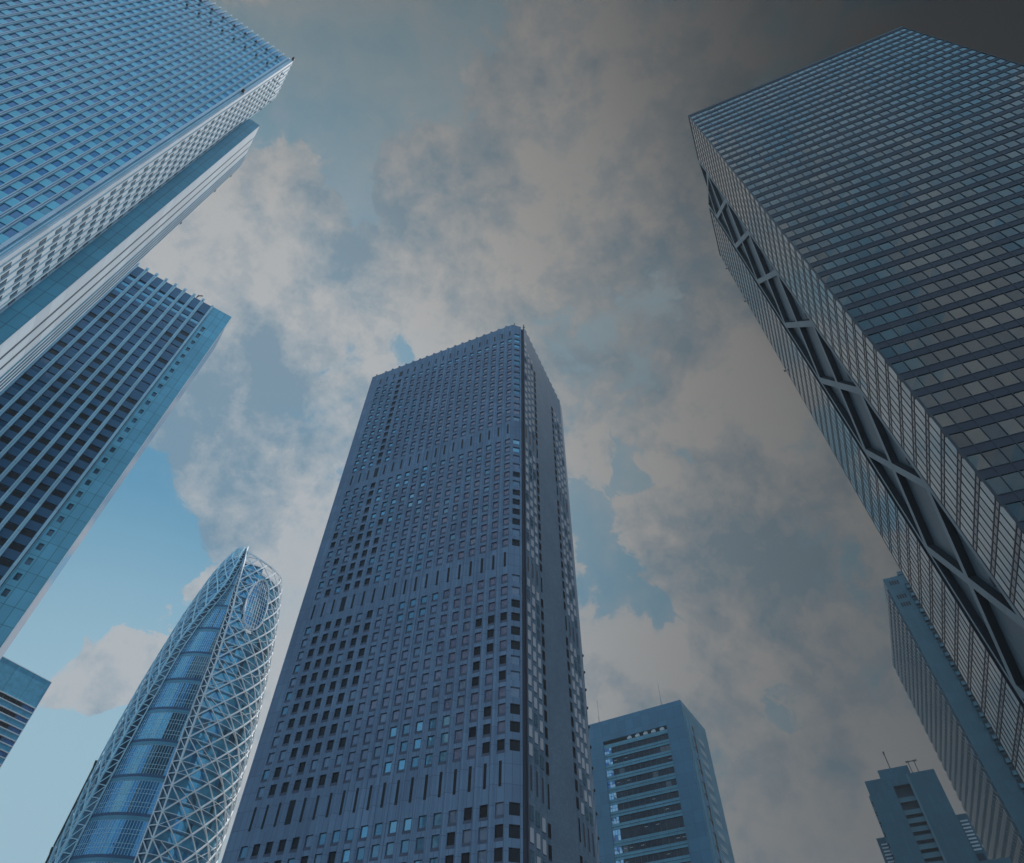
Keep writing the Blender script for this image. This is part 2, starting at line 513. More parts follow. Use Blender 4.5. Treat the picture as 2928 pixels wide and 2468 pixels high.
# ------------------------------------------------------------------ glazed tower with white fins (upper left)
def glazed_tower():
    H = 220.0; W1 = 46.5; FLH = 4.15; P = 1.6; NB = 28
    f1 = Fr(-66.4, 36.6, 216.3, True)      # the wide glazed front
    f2 = Fr(-66.4, 36.6, 126.3)            # the narrow sunlit side
    root = thing('office_tower', 'blue glazed tower with white fins and a blank teal strip down its side', 'skyscraper', -66.4, 36.6)
    W2 = 11.6; H2 = 193.8; OUT = 3.2; L3 = 13.5
    core = MB()
    q = [f1.at(1.0, -.3), f1.at(W1, -.3), f1.at(W1, -W2), f1.at(.3, -W2)]
    core.prism([f1.at(.3, -.3), f1.at(W1, -.3), f1.at(W1, -W2), f1.at(.3, -W2)], 0, H - 1, M['a_spandrel'])
    core.build('core_wall', root)
    occluder(q, H)
    # front: spandrel strips, jambs, fins
    z = 1.4
    zs = []
    while z < H - 6:
        zs.append(z); z += FLH
    off = (89.8 - 1.4) % FLH
    zs = [a + off for a in zs]
    for k in range(NB):
        u0 = 1.9 + k * P
        for a in zs:
            sp = MB()
            sp.box(f1, u0 - .05, u0 + 1.02, -.3, .0, a + 2.1, a + FLH, M['a_spandrel'])
            piece('spandrel', root, sp, f1, u0, u0 + 1, 0, a + 2.1, a + FLH)
    for k in range(NB):
        j = MB()
        u0 = 1.9 + k * P
        j.box(f1, u0 + .97, u0 + 1.05, -.29, .015, 0, H - 3, M['a_pale'], side=M['a_dark'])
        j.box(f1, u0 + 1.05, u0 + 1.55, -.29, .05, 0, H - 3.2, M['a_pale'])
        j.box(f1, u0 + 1.1, u0 + 1.24, .05, .15, 0, H - 2, M['a_white'])
        j.box(f1, u0 + 1.35, u0 + 1.5, .05, .2, 0, H - 2, M['a_white'])
        j.box(f1, u0 + 1.12, u0 + 1.5, .22, .3, H - 6.0, H + .6, M['a_white'])
        o = j.build('fin', root)
        for zl, par in ((213.2, 0), (203.8, 0)):
            if k % 2 == par:
                lm = MB()
                lm.box(f1, u0 + 1.1, u0 + 1.5, .3, .65, zl, zl + .75, M['black'])
                lm.box(f1, u0 + 1.2, u0 + 1.4, .65, .8, zl + .1, zl + .5, M['black'])
                lm.build('floodlight', root)
    top = MB()
    top.box(f1, 1.6, W1, -.3, .05, H - 6.0, H - .6, M['a_glass2'], low=M['a_dark'])
    for k in range(NB):
        top.box(f1, 1.9 + k * P + .1, 1.9 + k * P + .9, .05, .1, H - 5.6, H - 3.4, M['a_glass1'])
    top.build('parapet', root)
    for k in range(NB):
        for i, a in enumerate(zs):
            if a + 2.1 > H - 6: continue
            r = random.random()
            m = M['a_glass1'] if r < .68 else (M['a_glass3'] if r < .93 else M['a_glass2'])
            window(root, f1, 1.85 + k * P, 2.87 + k * P, -.12, a, a + 2.1, m)
    # corner: stepped white column
    c = MB()
    c.box(f1, 1.1, 1.62, -.3, .45, 0, H, M['a_white'])
    c.box(f1, .8, 1.1, -.3, .2, 0, H - .5, M['a_pale'])
    c.box(f1, .0, .8, -.6, .35, 0, H, M['a_white'])
    c.box(f1, .35, .6, .35, .5, 0, 175.0, M['a_pale'], side=M['a_white'])  # front bluer than side: shade and sun put into the two colours
    c.build('corner_column', root)
    for zl, u, d in ((219.5, -.1, .5), (175.4, .2, .6)):
        lm = MB(); lm.box(f1, u, u + .6, d, d + .6, zl, zl + 1.0, M['black']); lm.box(f1, u + .1, u + .5, d + .6, d + .8, zl + .1, zl + .7, M['black'])
        lm.build('floodlight', root)
    # narrow side: white wall, recessed dark windows, thin fins
    s = MB()
    PV = 1.55; NV = 7; v0 = .7
    zz = [a for a in zs if a < H - 8]
    s.box(f2, .55, W2, -.3, 0, 0, H - .4, M['a_white'])
    s.build('side_wall', root)
    for k in range(NV + 1):
        j = MB()
        x = v0 + k * PV if k < NV else W2 - .26
        j.box(f2, x, x + .24, .0, .2, 0, H - 1 + (.8 if k < NV else 0), M['a_white'], side=M['a_fin'])
        j.build('fin', root)
        if k % 2 == 1:
            for zl in (212.5, 203.5):
                lm = MB(); lm.box(f2, x, x + .25, .2, .38, zl, zl + .6, M['black'])
                lm.box(f2, x + .05, x + .2, .38, .44, zl + .1, zl + .4, M['black'])
                lm.build('floodlight', root)
    for k in range(NV):
        for a in zz:
            x = v0 + k * PV
            mb = MB()
            mb.box(f2, x + .8, x + 1.42, .001, .04, a, a + 1.65, M['a_side'])
            mb.box(f2, x + .76, x + .8, .001, .06, a - .05, a + 1.7, M['a_dark'])
            mb.box(f2, x + .76, x + 1.46, .001, .06, a + 1.65, a + 1.72, M['a_white'])
            piece('side_window', root, mb, f2, x + .72, x + 1.5, .05, a, a + 1.95)
    # rear block that steps out: blank teal strip and white flank
    t = MB()
    ft = Fr(*f2.at(W2, 0), 216.3, True)
    t.prism([ft.at(-OUT, 0), ft.at(W1, 0), ft.at(W1, -L3), ft.at(-OUT, -L3)], 0, H2, M['a_teal'])
    t.build('blank_wall', root)
    occluder([ft.at(-OUT, 0), ft.at(W1, 0), ft.at(W1, -L3), ft.at(-OUT, -L3)], H2)
    f3 = Fr(*ft.at(-OUT, 0), 126.3)
    w = MB()
    for a, b, d in ((.0, .35, .05), (.35, 3.4, .07), (4.1, 6.4, .07), (7.1, 9.3, .07)):
        w.box(f3, a, b, 0.003, d, 0, H2 - .4 + d, M['a_white'])
    for a in (3.4, 6.4): w.box(f3, a, a + .7, .003, .02, 0, H2 - 2, M['a_dark'])
    w.build('flank_panel', root)
    for a, hh in ((9.3, 0), (10.4, -1), (11.5, 0), (12.6, -2)):
        j = MB(); j.box(f3, a, a + .45, .003, .3, 0, H2 + hh * .5, M['a_white'], side=M['a_pale'])
        j.box(f3, a + .45, a + 1.1, .003, .1, 0, H2 - 1, M['a_glass1'])
        j.build('fin', root)
    for zl in (172.0, 184.0, 150.0):
        lm = MB(); lm.box(f3, 12.9, 13.3, .1, .4, zl, zl + .8, M['black']); lm.box(f3, 13.0, 13.2, .4, .5, zl + .1, zl + .5, M['black']); lm.build('floodlight', root)
    return root


glazed_tower()

# ------------------------------------------------------------------ slab tower with pale piers (left)
def pier_tower():
    H = 210.5; FLH = 4.22
    f1 = Fr(-102.1, 116.9, 215.5, True); f2 = Fr(-102.1, 116.9, 125.4)
    root = thing('office_tower', 'navy tower with pale blue piers and an end strip dotted with small square windows', 'skyscraper', -102.1, 116.9)
    W1 = 62.0
    c = MB()
    c.prism([f1.at(.3, -.5), f1.at(W1, -.5), f1.at(W1, -13.3), f1.at(.3, -13.3)], 0, H - .6, M['b_navy'])
    c.build('core_wall', root)
    occluder([f1.at(0, 0), f1.at(W1, 0), f1.at(W1, -13), f1.at(0, -13)], H)
    e = MB()
    e.box(f1, 0, 4.62, -.5, 0, 0, H, M['b_panel'])
    e.box(f1, 5.72, 6.55, -.5, 0, 0, H, M['b_panel'])
    zw = [196.1 - 4.22 * i for i in range(46)]
    prev = H
    for i, a in enumerate(zw):
        hh = 1.5 if i < 2 else .95
        e.box(f1, 4.62, 5.72, -.5, 0, a + hh, prev, M['b_panel']); prev = a - hh * .0 - (.9 if i >= 2 else 1.2)
        window(root, f1, 4.62, 5.72, -.3, prev, a + hh, M['d_glass2'], name='small_window')
    e.box(f1, 4.62, 5.72, -.5, 0, 0, prev, M['b_panel'])
    e.build('end_wall', root)
    x = MB()
    x.box(f1, 6.55, 6.72, -.5, -.3, 0, 203.5, M['a_dark']); x.box(f1, 6.55, 6.72, -.5, 0, 203.5, H, M['b_panel'])
    x.box(f1, 6.72, 7.35, -.5, .35, 0, H + .3, M['b_pier'])
    x.box(f1, 7.35, 7.55, -.5, .05, 0, H, M['b_navy'])
    x.build('pier', root)
    PC = 3.28
    for k in range(16):
        u = 7.55 + k * PC
        if k:
            p = MB()
            p.box(f1, u - .55, u - .32, -.5, .45, 0, H + .5, M['b_pier'])
            p.box(f1, u - .32, u - .02, -.5, .2, 0, H + .5, M['b_pier'], )
            p.box(f1, u - .02, u + .3, -.5, .5, 0, H + .5, M['b_pier'])
            p.box(f1, u - .58, u + .33, -.5, .58, H - .4, H + .9, M['b_pier'])
            p.build('pier', root)
        a0, a1 = u + (.3 if k else 0), u + PC - .55
        s = MB()
        s.box(f1, a0, a1, -.5, -.05, 204.4, H - .2, M['b_navy'], low=M['a_dark'])
        s.build('parapet_panel', root)
        z = 203.4
        i = 0
        while z > 6:
            s = MB()
            s.box(f1, a0, a1, -.5, -.05, z - 4.1 + .05, z - 1.75, M['b_navy'], low=M['a_dark'])
            lit = (i in (0, 1) or (i == 2 and k > 3)) and not (k == 0 and i == 0)
            m = M['b_light'] if lit and random.random() < .9 else (M['b_brown'] if random.random() < .2 + i * .03 else M['b_dark'])
            ztop = z - .15
            window(root, f1, a0, a1, -.22, z - 1.75, ztop, m)
            s.box(f1, a0, a1, -.45, -.28, ztop - 1.9, ztop - 1.7, M['black'])
            piece('spandrel', root, s, f1, a0, a1, -.05, z - 4.05, z - 1.75)
            z -= FLH; i += 1
    t = MB()
    t.box(f2, 0, .9, .002, .12, 0, H - .3, M['b_pier'])
    t.box(f2, 1.2, 13.3, .002, .1, 0, H - 4, M['c_glass'])
    t.box(f2, .9, 1.2, .002, .05, 0, H - 2, M['a_dark'])
    
    t.build('side_wall', root)
    m = MB()
    p = f1.pt(13.0, -1.0, H)
    m.bar(p, p + Vector((0, 0, 3.2)), .35, M['black']); m.bar(p + Vector((-.2, 0, 3.0)), p + Vector((1.2, .4, 3.6)), .3, M['black'])
    p = f1.pt(7.0, -1.0, H)
    m.bar(p, p + Vector((0, 0, 1.6)), .25, M['black'])
    m.build('roof_mast', root)


pier_tower()

# ------------------------------------------------------------------ low tower at the left edge
def banded_block():
    H = 130.0
    f1 = Fr(-169.7, 226.2, 239.2, True)
    root = thing('office_building', 'small teal building with white ledged strip windows at the left edge of the picture', 'building', -169.7, 226.2)
    W = 40.0
    c = MB()
    c.prism([f1.at(0.2, -.6), f1.at(W, -.6), f1.at(W, -18), f1.at(.2, -18)], 0, H - .5, M['c_panel'])
    c.build('core_wall', root)
    occluder([f1.at(0, 0), f1.at(W, 0), f1.at(W, -18), f1.at(0, -18)], H)
    p = MB()
    p.box(f1, 0, W, -.6, 0, 119.9, H, M['c_panel'])
    p.box(f1, -.12, 0, -.8, .12, 0, H + .15, M['white_trim'])
    p.box(f1, 0, W, -.62, .1, H, H + .2, M['white_trim'])
    p.build('parapet', root)
    z = 119.9
    while z > 4:
        s = MB()
        s.box(f1, 0, W, -.6, 0, z - 3.95, z - 1.75, M['c_panel'])
        s.build('spandrel', root)
        l = MB()
        l.box(f1, -.1, W, -.2, .22, z - .12, z + .14, M['white_trim'])
        l.box(f1, -.1, W, -.2, .22, z - 1.98, z - 1.7, M['white_trim'])
        l.box(f1, 0, W, -.2, .2, z - 2.3, z - 2.05, M['a_pale'])
        l.build('ledge', root)
        u = 0.0
        for w in (.9, 2.9, .25, .5) + (2.4,) * 14:
            m = M['c_glass'] if u + w < 3.9 or w == .5 else M['e_black']
            if w == .25: m = M['black']
            window(root, f1, u, u + w - .12, -.4, z - 1.7, z - .12, m)
            u += w
        z -= 3.95


banded_block()

# ------------------------------------------------------------------ egg-shaped lattice tower (left of middle)
def lattice_tower():
    CX, CY = -120.3, 243.4
    root = thing('office_tower', 'egg-shaped blue glass tower in white lattice with an oval near its tip', 'skyscraper', CX, CY)
    to_cam = Vector((-CX, -CY, 0)).normalized()
    rt = Vector((-to_cam.y, to_cam.x, 0))           # to the right as seen from the street
    if rt.x < 0: rt = -rt
    PR = [(0, 22.0), (40, 23.9), (70, 24.5), (100, 24.4), (118, 23.8), (133, 22.8), (148, 21.4), (164, 19.7), (179, 17.4), (187, 16.0), (195, 13.9), (201, 11.9), (207, 9.2), (213, 5.5)]

    def rad(z):
        for (a, ra), (b, rb) in zip(PR, PR[1:]):
            if z <= b:
                t = (z - a) / (b - a)
                return ra + (rb - ra) * t
        return PR[-1][1]

    def pos(phi, z, off=0.0):
        r = rad(z) + off
        return Vector((CX, CY, z)) + to_cam * (r * math.cos(phi)) + rt * (r * math.sin(phi))

    def interp(tab, z):
        for (a, ra), (b, rb) in zip(tab, tab[1:]):
            if z <= b: return ra + (rb - ra) * max(0, (z - a)) / (b - a)
        return tab[-1][1]
    RL = [(0, 9), (84, 4), (140, -0.5), (162, -5), (183, -14), (192, -19), (210, -40)]      # left border of right sheet, degrees
    LR = [(0, -64), (80, -58.5), (103, -53), (125, -50), (144, -48), (157, -42), (167, -34), (177, -28), (190, -29), (210, -44)]
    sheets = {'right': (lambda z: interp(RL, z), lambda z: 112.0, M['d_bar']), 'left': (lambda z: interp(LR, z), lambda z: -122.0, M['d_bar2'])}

    def ztop(phi):
        lat = rad(200) * math.sin(phi)
        return min(207.0, 207.6 - (lat + 8.3) * .55) * (1 - 12 * max(0.0, math.cos(phi)) / 271)

    oval = (R(21.0), 169.5, R(14.8), 13.4)

    def in_oval(phi, z, k=1.0):
        return ((phi - oval[0]) / (oval[2] * k)) ** 2 + ((z - oval[1]) / (oval[3] * k)) ** 2 < 1
    ZN = 7.75
    for name, (fa, fb, bm) in sheets.items():
        NS = 6
        # wall behind the bars, floor lines
        skin = MB(); NPH = 28; zs = [i * 3.875 for i in range(53)]

        def grid(i, z): return R(fa(z) + (fb(z) - fa(z)) * i / NPH)
        for a, b in zip(zs, zs[1:]):
            if b > 199: break
            for i in range(NPH):
                p0, p1 = grid(i, a), grid(i + 1, a); q0, q1 = grid(i, b), grid(i + 1, b)
                if name == 'right' and in_oval((p0 + p1) / 2, (a + b) / 2): continue
                if b > ztop(p0) - 3: continue
                mm = M['d_skin'] if random.random() < .7 else random.choice([M['d_glass'], M['d_glass2']])
                skin.face([pos(p0, a, -1.0), pos(p1, a, -1.0), pos(q1, b, -1.0), pos(q0, b, -1.0)], mm)
                skin.face([pos(p0, b - .8, -.85), pos(p1, b - .8, -.85), pos(q1, b - .2, -.85), pos(q0, b - .2, -.85)], M['d_floor'])
        skin.build('curtain_wall', root)
        # diagonal families and floor ties
        def walk(s_of_z, w, m, z0=0.0, z1=212.0):
            prev = None; z = z0
            runs = []
            while z <= z1:
                s = s_of_z(z)
                if -1e-6 <= s <= 1 + 1e-6:
                    phi = R(fa(z) + (fb(z) - fa(z)) * s)
                    ok = z <= ztop(phi) and not (name == 'right' and in_oval(phi, z, 1.0))
                    p = pos(phi, z) if ok else None
                else: p = None
                if p is not None and prev is not None:
                    runs[-1].bar(prev, p, w, m, up=(p - Vector((CX, CY, p.z))), t=.32)
                elif p is not None:
                    runs.append(MB())
                prev = p; z += ZN / 4
            for mb in runs:             # the oval opening cuts some braces in two
                if mb.f: mb.build('diagonal_brace', root)
        span = ZN * NS
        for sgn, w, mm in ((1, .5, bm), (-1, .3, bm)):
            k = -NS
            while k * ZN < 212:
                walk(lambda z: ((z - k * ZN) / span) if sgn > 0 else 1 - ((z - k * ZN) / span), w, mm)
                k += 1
        hz = MB()
        z = 0.0; i = 0
        while z < 207:
            pr = None
            for j in range(25):
                phi = R(fa(z) + (fb(z) - fa(z)) * j / 24)
                ok = z <= ztop(phi) and not (name == 'right' and in_oval(phi, z))
                p = pos(phi, z, -.3) if ok else None
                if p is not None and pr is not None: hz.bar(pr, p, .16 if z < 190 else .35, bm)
                pr = p
            z += ZN / 2 if z < 190 else ZN / 4; i += 1
        # fine second lattice set back from the main bars
        for sgn in (1, -1):
            k = -NS
            while k * ZN < 212:
                prev = None; z = 0.0
                while z <= 206:
                    s = (z - (k + .5) * ZN * 1.0) / (span * .62)
                    s = s if sgn > 0 else 1 - s
                    p = None
                    if 0 <= s <= 1:
                        phi = R(fa(z) + (fb(z) - fa(z)) * s)
                        if z <= ztop(phi) - 1 and not (name == 'right' and in_oval(phi, z)): p = pos(phi, z, -.7)
                    if p is not None and prev is not None: hz.bar(prev, p, .21, bm)
                    prev = p; z += ZN / 4
                k += 2
        hz.build('tie_lattice', root)
        # folded return edge, open truss over dark
        rim = MB()
        z = 0.0
        while z + ZN / 2 < 205:
            a, b = z, z + ZN / 2
            rim.face([pos(R(fa(a)), a, -.9), pos(R(fa(a) - (6 if name == 'right' else -3)), a, -3.2), pos(R(fa(b) - (6 if name == 'right' else -3)), b, -3.2), pos(R(fa(b)), b, -.9)], M['d_glass2'])
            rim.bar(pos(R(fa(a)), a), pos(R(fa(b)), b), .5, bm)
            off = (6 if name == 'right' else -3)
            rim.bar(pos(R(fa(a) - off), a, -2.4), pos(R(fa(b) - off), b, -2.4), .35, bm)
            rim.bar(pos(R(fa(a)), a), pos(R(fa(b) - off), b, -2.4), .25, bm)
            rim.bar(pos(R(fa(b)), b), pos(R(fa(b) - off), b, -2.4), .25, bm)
            z += ZN / 2
        rim.build('edge_truss', root)
        cap = MB()
        pr = None
        for j in range(31):
            s = j / 30
            zt = 200.0
            for _ in range(8):
                phi = R(fa(zt) + (fb(zt) - fa(zt)) * s); zt = ztop(phi)
            p = pos(phi, zt)
            if pr is not None and abs(pr.z - p.z) < 2.2: cap.bar(pr, p, .55, bm)
            pr = p
        cap.build('rim_bar', root)
    # glass core seen in the gap, ring bands every third floor
    core = MB(); NPH = 40
    zs = [i * 1.29 for i in range(152)]

    def gp(i): return R(-78 + 96 * i / NPH)
    stripe = [random.random() for _ in range(NPH)]
    for a, b in zip(zs, zs[1:]):
        if b > 190: break
        for i in range(NPH):
            fl = int(a / 11.62)
            rnd = random.Random(fl * 57 + i // 3).random()
            u = i + (fl % 3)
            m = M['d_glass']
            if 18 <= u <= 21 and rnd < .8: m = M['d_glass3']
            elif u > 23 and rnd < .62: m = M['d_glass2']
            elif u < 13 and rnd < .45: m = M['d_glass2']
            elif rnd > .9: m = M['d_glass3']
            core.face([pos(gp(i), a, -3.0), pos(gp(i + 1), a, -3.0), pos(gp(i + 1), b, -3.0), pos(gp(i), b, -3.0)], m)
    core.build('atrium_glazing', root)
    mul = MB()
    for i in range(0, NPH + 1):
        for a, b in zip(zs[::6], zs[6::6]):
            if b > 190: break
            mul.bar(pos(gp(i), a, -2.95), pos(gp(i), b, -2.95), .1, M['d_bar2'])
    for k, z in enumerate(zs):
        if z > 189: break
        if k % 3 == 0: continue
        for i in range(0, NPH, 2):
            mul.bar(pos(gp(i), z, -2.95), pos(gp(i + 2), z, -2.95), .09, M['d_bar2'])
    mul.build('mullion', root)
    z = 82.6 - 11.62 * 7
    while z < 180:
        rb = MB()
        for i in range(NPH):
            rb.face([pos(gp(i), z, -2.86), pos(gp(i + 1), z, -2.86), pos(gp(i + 1), z + 1.1, -2.86), pos(gp(i), z + 1.1, -2.86)], M['d_band'])
            rb.face([pos(gp(i), z + 1.1, -2.86), pos(gp(i + 1), z + 1.1, -2.86), pos(gp(i + 1), z + 2.0, -2.8), pos(gp(i), z + 2.0, -2.8)], M['d_navy'])
            rb.face([pos(gp(i), z, -2.86), pos(gp(i + 1), z, -2.86), pos(gp(i + 1), z, -3.2), pos(gp(i), z, -3.2)], M['d_navy'])
        rb.build('ring_band', root)
        z += 11.62
    # oval opening
    ring = MB(); pane = MB(); pr = None
    for i in range(49):
        a = 2 * math.pi * i / 48
        p = pos(oval[0] + oval[2] * math.cos(a), oval[1] + oval[3] * math.sin(a), .15)
        if pr is not None: ring.bar(pr, p, .55, M['white_trim'])
        pr = p
    ring.build('oval_frame', root)
    nx, nz = 9, 13
    for j in range(nz):
        for i in range(nx):
            p0 = oval[0] + oval[2] * (2 * i / nx - 1); p1 = oval[0] + oval[2] * (2 * (i + 1) / nx - 1)
            a = oval[1] + oval[3] * (2 * j / nz - 1); b = oval[1] + oval[3] * (2 * (j + 1) / nz - 1)
            ov = random.random()
            if ((2 * i + 1) / nx - 1) ** 2 + ((2 * j + 1) / nz - 1) ** 2 > 1.05: continue
            m = M['f_pane'] if (j > 8 and ov < .75) or ov < .18 else (M['d_glass3'] if ov < .6 else M['d_glass'])
            pane.face([pos(p0, a, -.8), pos(p1, a, -.8), pos(p1, b, -.8), pos(p0, b, -.8)], m)
            pane.bar(pos(p0, a, -.75), pos(p0, b, -.75), .16, M['d_bar']); pane.bar(pos(p0, a, -.75), pos(p1, a, -.75), .2, M['d_bar'])
    pane.build('oval_glazing', root)
    # dark shaft strapped to the left flank, low down
    sh = MB()
    for a, b in ((60, 76.6), (77.4, 103)):
        n = 6
        for i in range(n):
            q0 = R(-82 - 11 * i / n); q1 = R(-82 - 11 * (i + 1) / n)
            sh.face([pos(q0, a, .3), pos(q1, a, .3), pos(q1, b, .3), pos(q0, b, .3)], M['d_glass2'])
        sh.bar(pos(R(-81), b, .4), pos(R(-94), b, .4), .9, M['black'])
        for q in (-82, -93): sh.bar(pos(R(q), a, .35), pos(R(q), b, .35), .5, M['black'])
    sh.build('lift_shaft', root)
    ring_pts = [pos(R(a), 100, -.5) for a in range(0, 360, 20)]
    occluder([(p.x, p.y) for p in ring_pts], 120)


lattice_tower()

# ------------------------------------------------------------------ zigzag stone tower (middle)
def zigzag_tower():
    H = 178.0; FH = 2.91
    f1 = Fr(-0.4, 100.1, 156.1, True)
    f2 = Fr(3.1, 101.0, 65.9)
    fc = Fr(-0.4, 100.1, 14.4)
    root = thing('office_tower', 'blue-grey stone tower with folded facades and hundreds of small windows', 'skyscraper', -0.4, 100.1)
    L1, L2 = 49.6, 33.0
    DR = .38

    def profile(L, p, lead, n):
        pts = [(0.0, 0.0)]
        for k in range(n):
            c = lead + p * k                     # middle of the flat, recessed panel
            pts += [(c + p * .28, 0.0), (c + p * .42, DR), (c + p * .58, DR), (c + p * .72, 0.0)]
        pts.append((L, 0.0))
        return pts
    P1, LD1, P2, LD2, DR2 = 2.5, .72, 2.38, .12, .34
    pr1 = profile(L1, P1, LD1, 18); pr2 = [(0.0, 0.0)]
    for k in range(14):
        c = LD2 + P2 * k
        if c + P2 > L2: break
        pr2 += [(c, 0.0), (c + 1.6, DR2), (c + P2, 0.0)]
    pr2.append((L2, 0.0))

    def folded(fr, prof, holes, name, mats):
        """folded stone skin; holes: per flat panel a list of (z0,z1) of window openings"""
        mb = MB()
        for i, ((u0, d0), (u1, d1)) in enumerate(zip(prof, prof[1:])):
            flat = d0 == 0 and d1 == 0
            segs = [(0, H)]
            if flat and i in holes:
                hz, ww, c = holes[i]; a, b = c - ww / 2, c + ww / 2
                for (x0, x1) in ((u0, a), (b, u1)):
                    mb.face([fr.pt(x0, 0, 0), fr.pt(x1, 0, 0), fr.pt(x1, 0, H), fr.pt(x0, 0, H)], mats, [(x0, 0), (x1, 0), (x1, H), (x0, H)])
                z = 0
                for (za, zb) in sorted(hz):
                    mb.face([fr.pt(a, 0, z), fr.pt(b, 0, z), fr.pt(b, 0, za), fr.pt(a, 0, za)], mats, [(a, z), (b, z), (b, za), (a, za)])
                    dp = -.3
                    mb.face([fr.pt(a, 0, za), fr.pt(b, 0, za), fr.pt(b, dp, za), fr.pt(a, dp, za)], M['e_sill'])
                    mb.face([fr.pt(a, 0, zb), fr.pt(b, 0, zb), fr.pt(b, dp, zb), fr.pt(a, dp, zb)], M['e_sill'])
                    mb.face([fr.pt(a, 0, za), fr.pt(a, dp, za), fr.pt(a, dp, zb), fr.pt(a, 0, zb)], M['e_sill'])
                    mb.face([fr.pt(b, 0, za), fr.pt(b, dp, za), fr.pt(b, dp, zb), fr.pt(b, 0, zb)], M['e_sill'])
                    z = zb
                mb.face([fr.pt(a, 0, z), fr.pt(b, 0, z), fr.pt(b, 0, H), fr.pt(a, 0, H)], mats, [(a, z), (b, z), (b, H), (a, H)])
                continue
            mb.face([fr.pt(u0, d0, 0), fr.pt(u1, d1, 0), fr.pt(u1, d1, H), fr.pt(u0, d0, H)], mats, [(u0, 0), (u1, 0), (u1, H), (u0, H)])
        return mb.build(name, root)

    # heights of the rows: ordinary floors between four belts of tall slits
    belts = [(171.9, 174.5), (125.4, 129.0), (84.1, 87.8), (43.3, 47.0)]
    rows = [169.3 - FH * i for i in range(14)] + [122.4 - FH * i for i in range(12)] + [81.4 - FH * i for i in range(12)] + [40.3 - FH * i for i in range(13)]

    h1, h2 = {}, {}
    flats1 = [i for i, ((a, d), (b, e)) in enumerate(zip(pr1, pr1[1:])) if d == 0 and e == 0]
    for k in range(19):
        i = flats1[k] if k < len(flats1) else None
        c = LD1 + P1 * k
        if i is None: continue
        if k == 18: c = LD1 + P1 * 18
        h1[i] = ([(z - .85, z + .85) for z in rows], 1.3, c)
        dark_col = (k == 15)
        for ri, z in enumerate(rows):
            y = z
            r = random.random()
            if dark_col: m = M['e_black']
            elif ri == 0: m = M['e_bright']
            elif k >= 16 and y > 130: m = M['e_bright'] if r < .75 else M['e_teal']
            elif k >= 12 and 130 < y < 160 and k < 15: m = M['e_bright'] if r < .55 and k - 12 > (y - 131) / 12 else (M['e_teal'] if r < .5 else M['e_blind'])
            elif y > 130: m = M['e_blind'] if r < .8 else M['e_grey']
            elif y > 88:
                if k >= 16: m = M['e_teal'] if r < .45 else (M['e_black'] if y < 108 and r < .8 else M['e_grey'])
                elif k >= 9: m = M['e_bright'] if (r < .5 and y > 105) else (M['e_blind'] if r < .7 else M['e_teal'])
                else: m = M['e_blind'] if r < .72 else (M['e_teal'] if r < .9 else M['e_grey'])
                if k in (14, 13) and y < 108: m = M['e_black'] if r < .6 else m
            elif y > 47:
                if k == 18 : m = M['e_grey'] if r < .7 else M['e_teal']
                elif k >= 12: m = M['e_black'] if r < .8 else M['e_grey']
                elif k <= 2 and y < 76: m = M['e_black'] if r < .6 else M['e_blind']
                elif y < 58 and 4 <= k <= 8: m = M['e_bright'] if r < .6 else M['e_teal']
                elif y > 74: m = M['e_teal'] if (r < .45 and 5 < k < 11) else M['e_blind']
                else: m = M['e_blind'] if r < .75 else M['e_grey']
            else:
                if k <= 3: m = M['e_black'] if r < .55 else M['e_grey']
                elif k <= 10: m = M['e_teal'] if r < .8 else M['e_bright']
                else: m = M['e_black'] if r < .5 else (M['e_teal'] if r < .8 else M['e_grey'])
            window(root, f1, c - .65, c + .65, -.24, z - .85, z + .85, m,
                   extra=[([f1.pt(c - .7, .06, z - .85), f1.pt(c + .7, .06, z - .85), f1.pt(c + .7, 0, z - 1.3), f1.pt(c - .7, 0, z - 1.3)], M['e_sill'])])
        for (a, b) in belts:
            w = .24 if not dark_col else .6
            bx = MB()
            WINS.append(('slit_opening', root, [([f1.pt(c - w, .02, a), f1.pt(c + w, .02, a), f1.pt(c + w, .02, b), f1.pt(c - w, .02, b)], M['e_black'])],
                         f1.pt(c, .4, (a + b) / 2), [f1.pt(c - w, 0, a), f1.pt(c + w, 0, a), f1.pt(c + w, 0, b), f1.pt(c - w, 0, b)]))
    folded(f1, pr1, h1, 'front_wall', M['e_stone'])
    for k in range(14):
        if k in (0, 1, 2, 10, 11, 12): mm, W = M['e_white'], .95
        elif k in (3, 9): mm, W = M['e_black'], .8
        else: continue
        s0 = LD2 + P2 * k
        sl = DR2 / 1.6
        def Q(x, z, o=0.0): return f2.pt(s0 + x, x * sl + o, z)
        rr = [z for z in rows if z < 171 - 2.0 * min(k, 3)]
        if k >= 9: rr = [z for z in rr if z < 168]
        for z in rr:
            m = mm
            if mm == M['e_white']:
                r = random.random()
                if z < 50 and r < .5: m = M['e_bright']
                elif r < .12: m = M['e_bright']
                elif r < .17: m = M['e_grey']
            a, b = .25, .25 + W
            wb = MB()
            wb.face([Q(a, z - .95, .03), Q(b, z - .95, .03), Q(b, z + .95, .03), Q(a, z + .95, .03)], m)
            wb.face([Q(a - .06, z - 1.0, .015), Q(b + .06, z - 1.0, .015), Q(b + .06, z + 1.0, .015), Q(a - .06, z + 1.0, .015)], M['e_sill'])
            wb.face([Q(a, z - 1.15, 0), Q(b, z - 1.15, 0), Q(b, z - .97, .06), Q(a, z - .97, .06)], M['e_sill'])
            piece('side_window', root, wb, f2, s0 + a, s0 + b, .2, z - .95, z + .95)
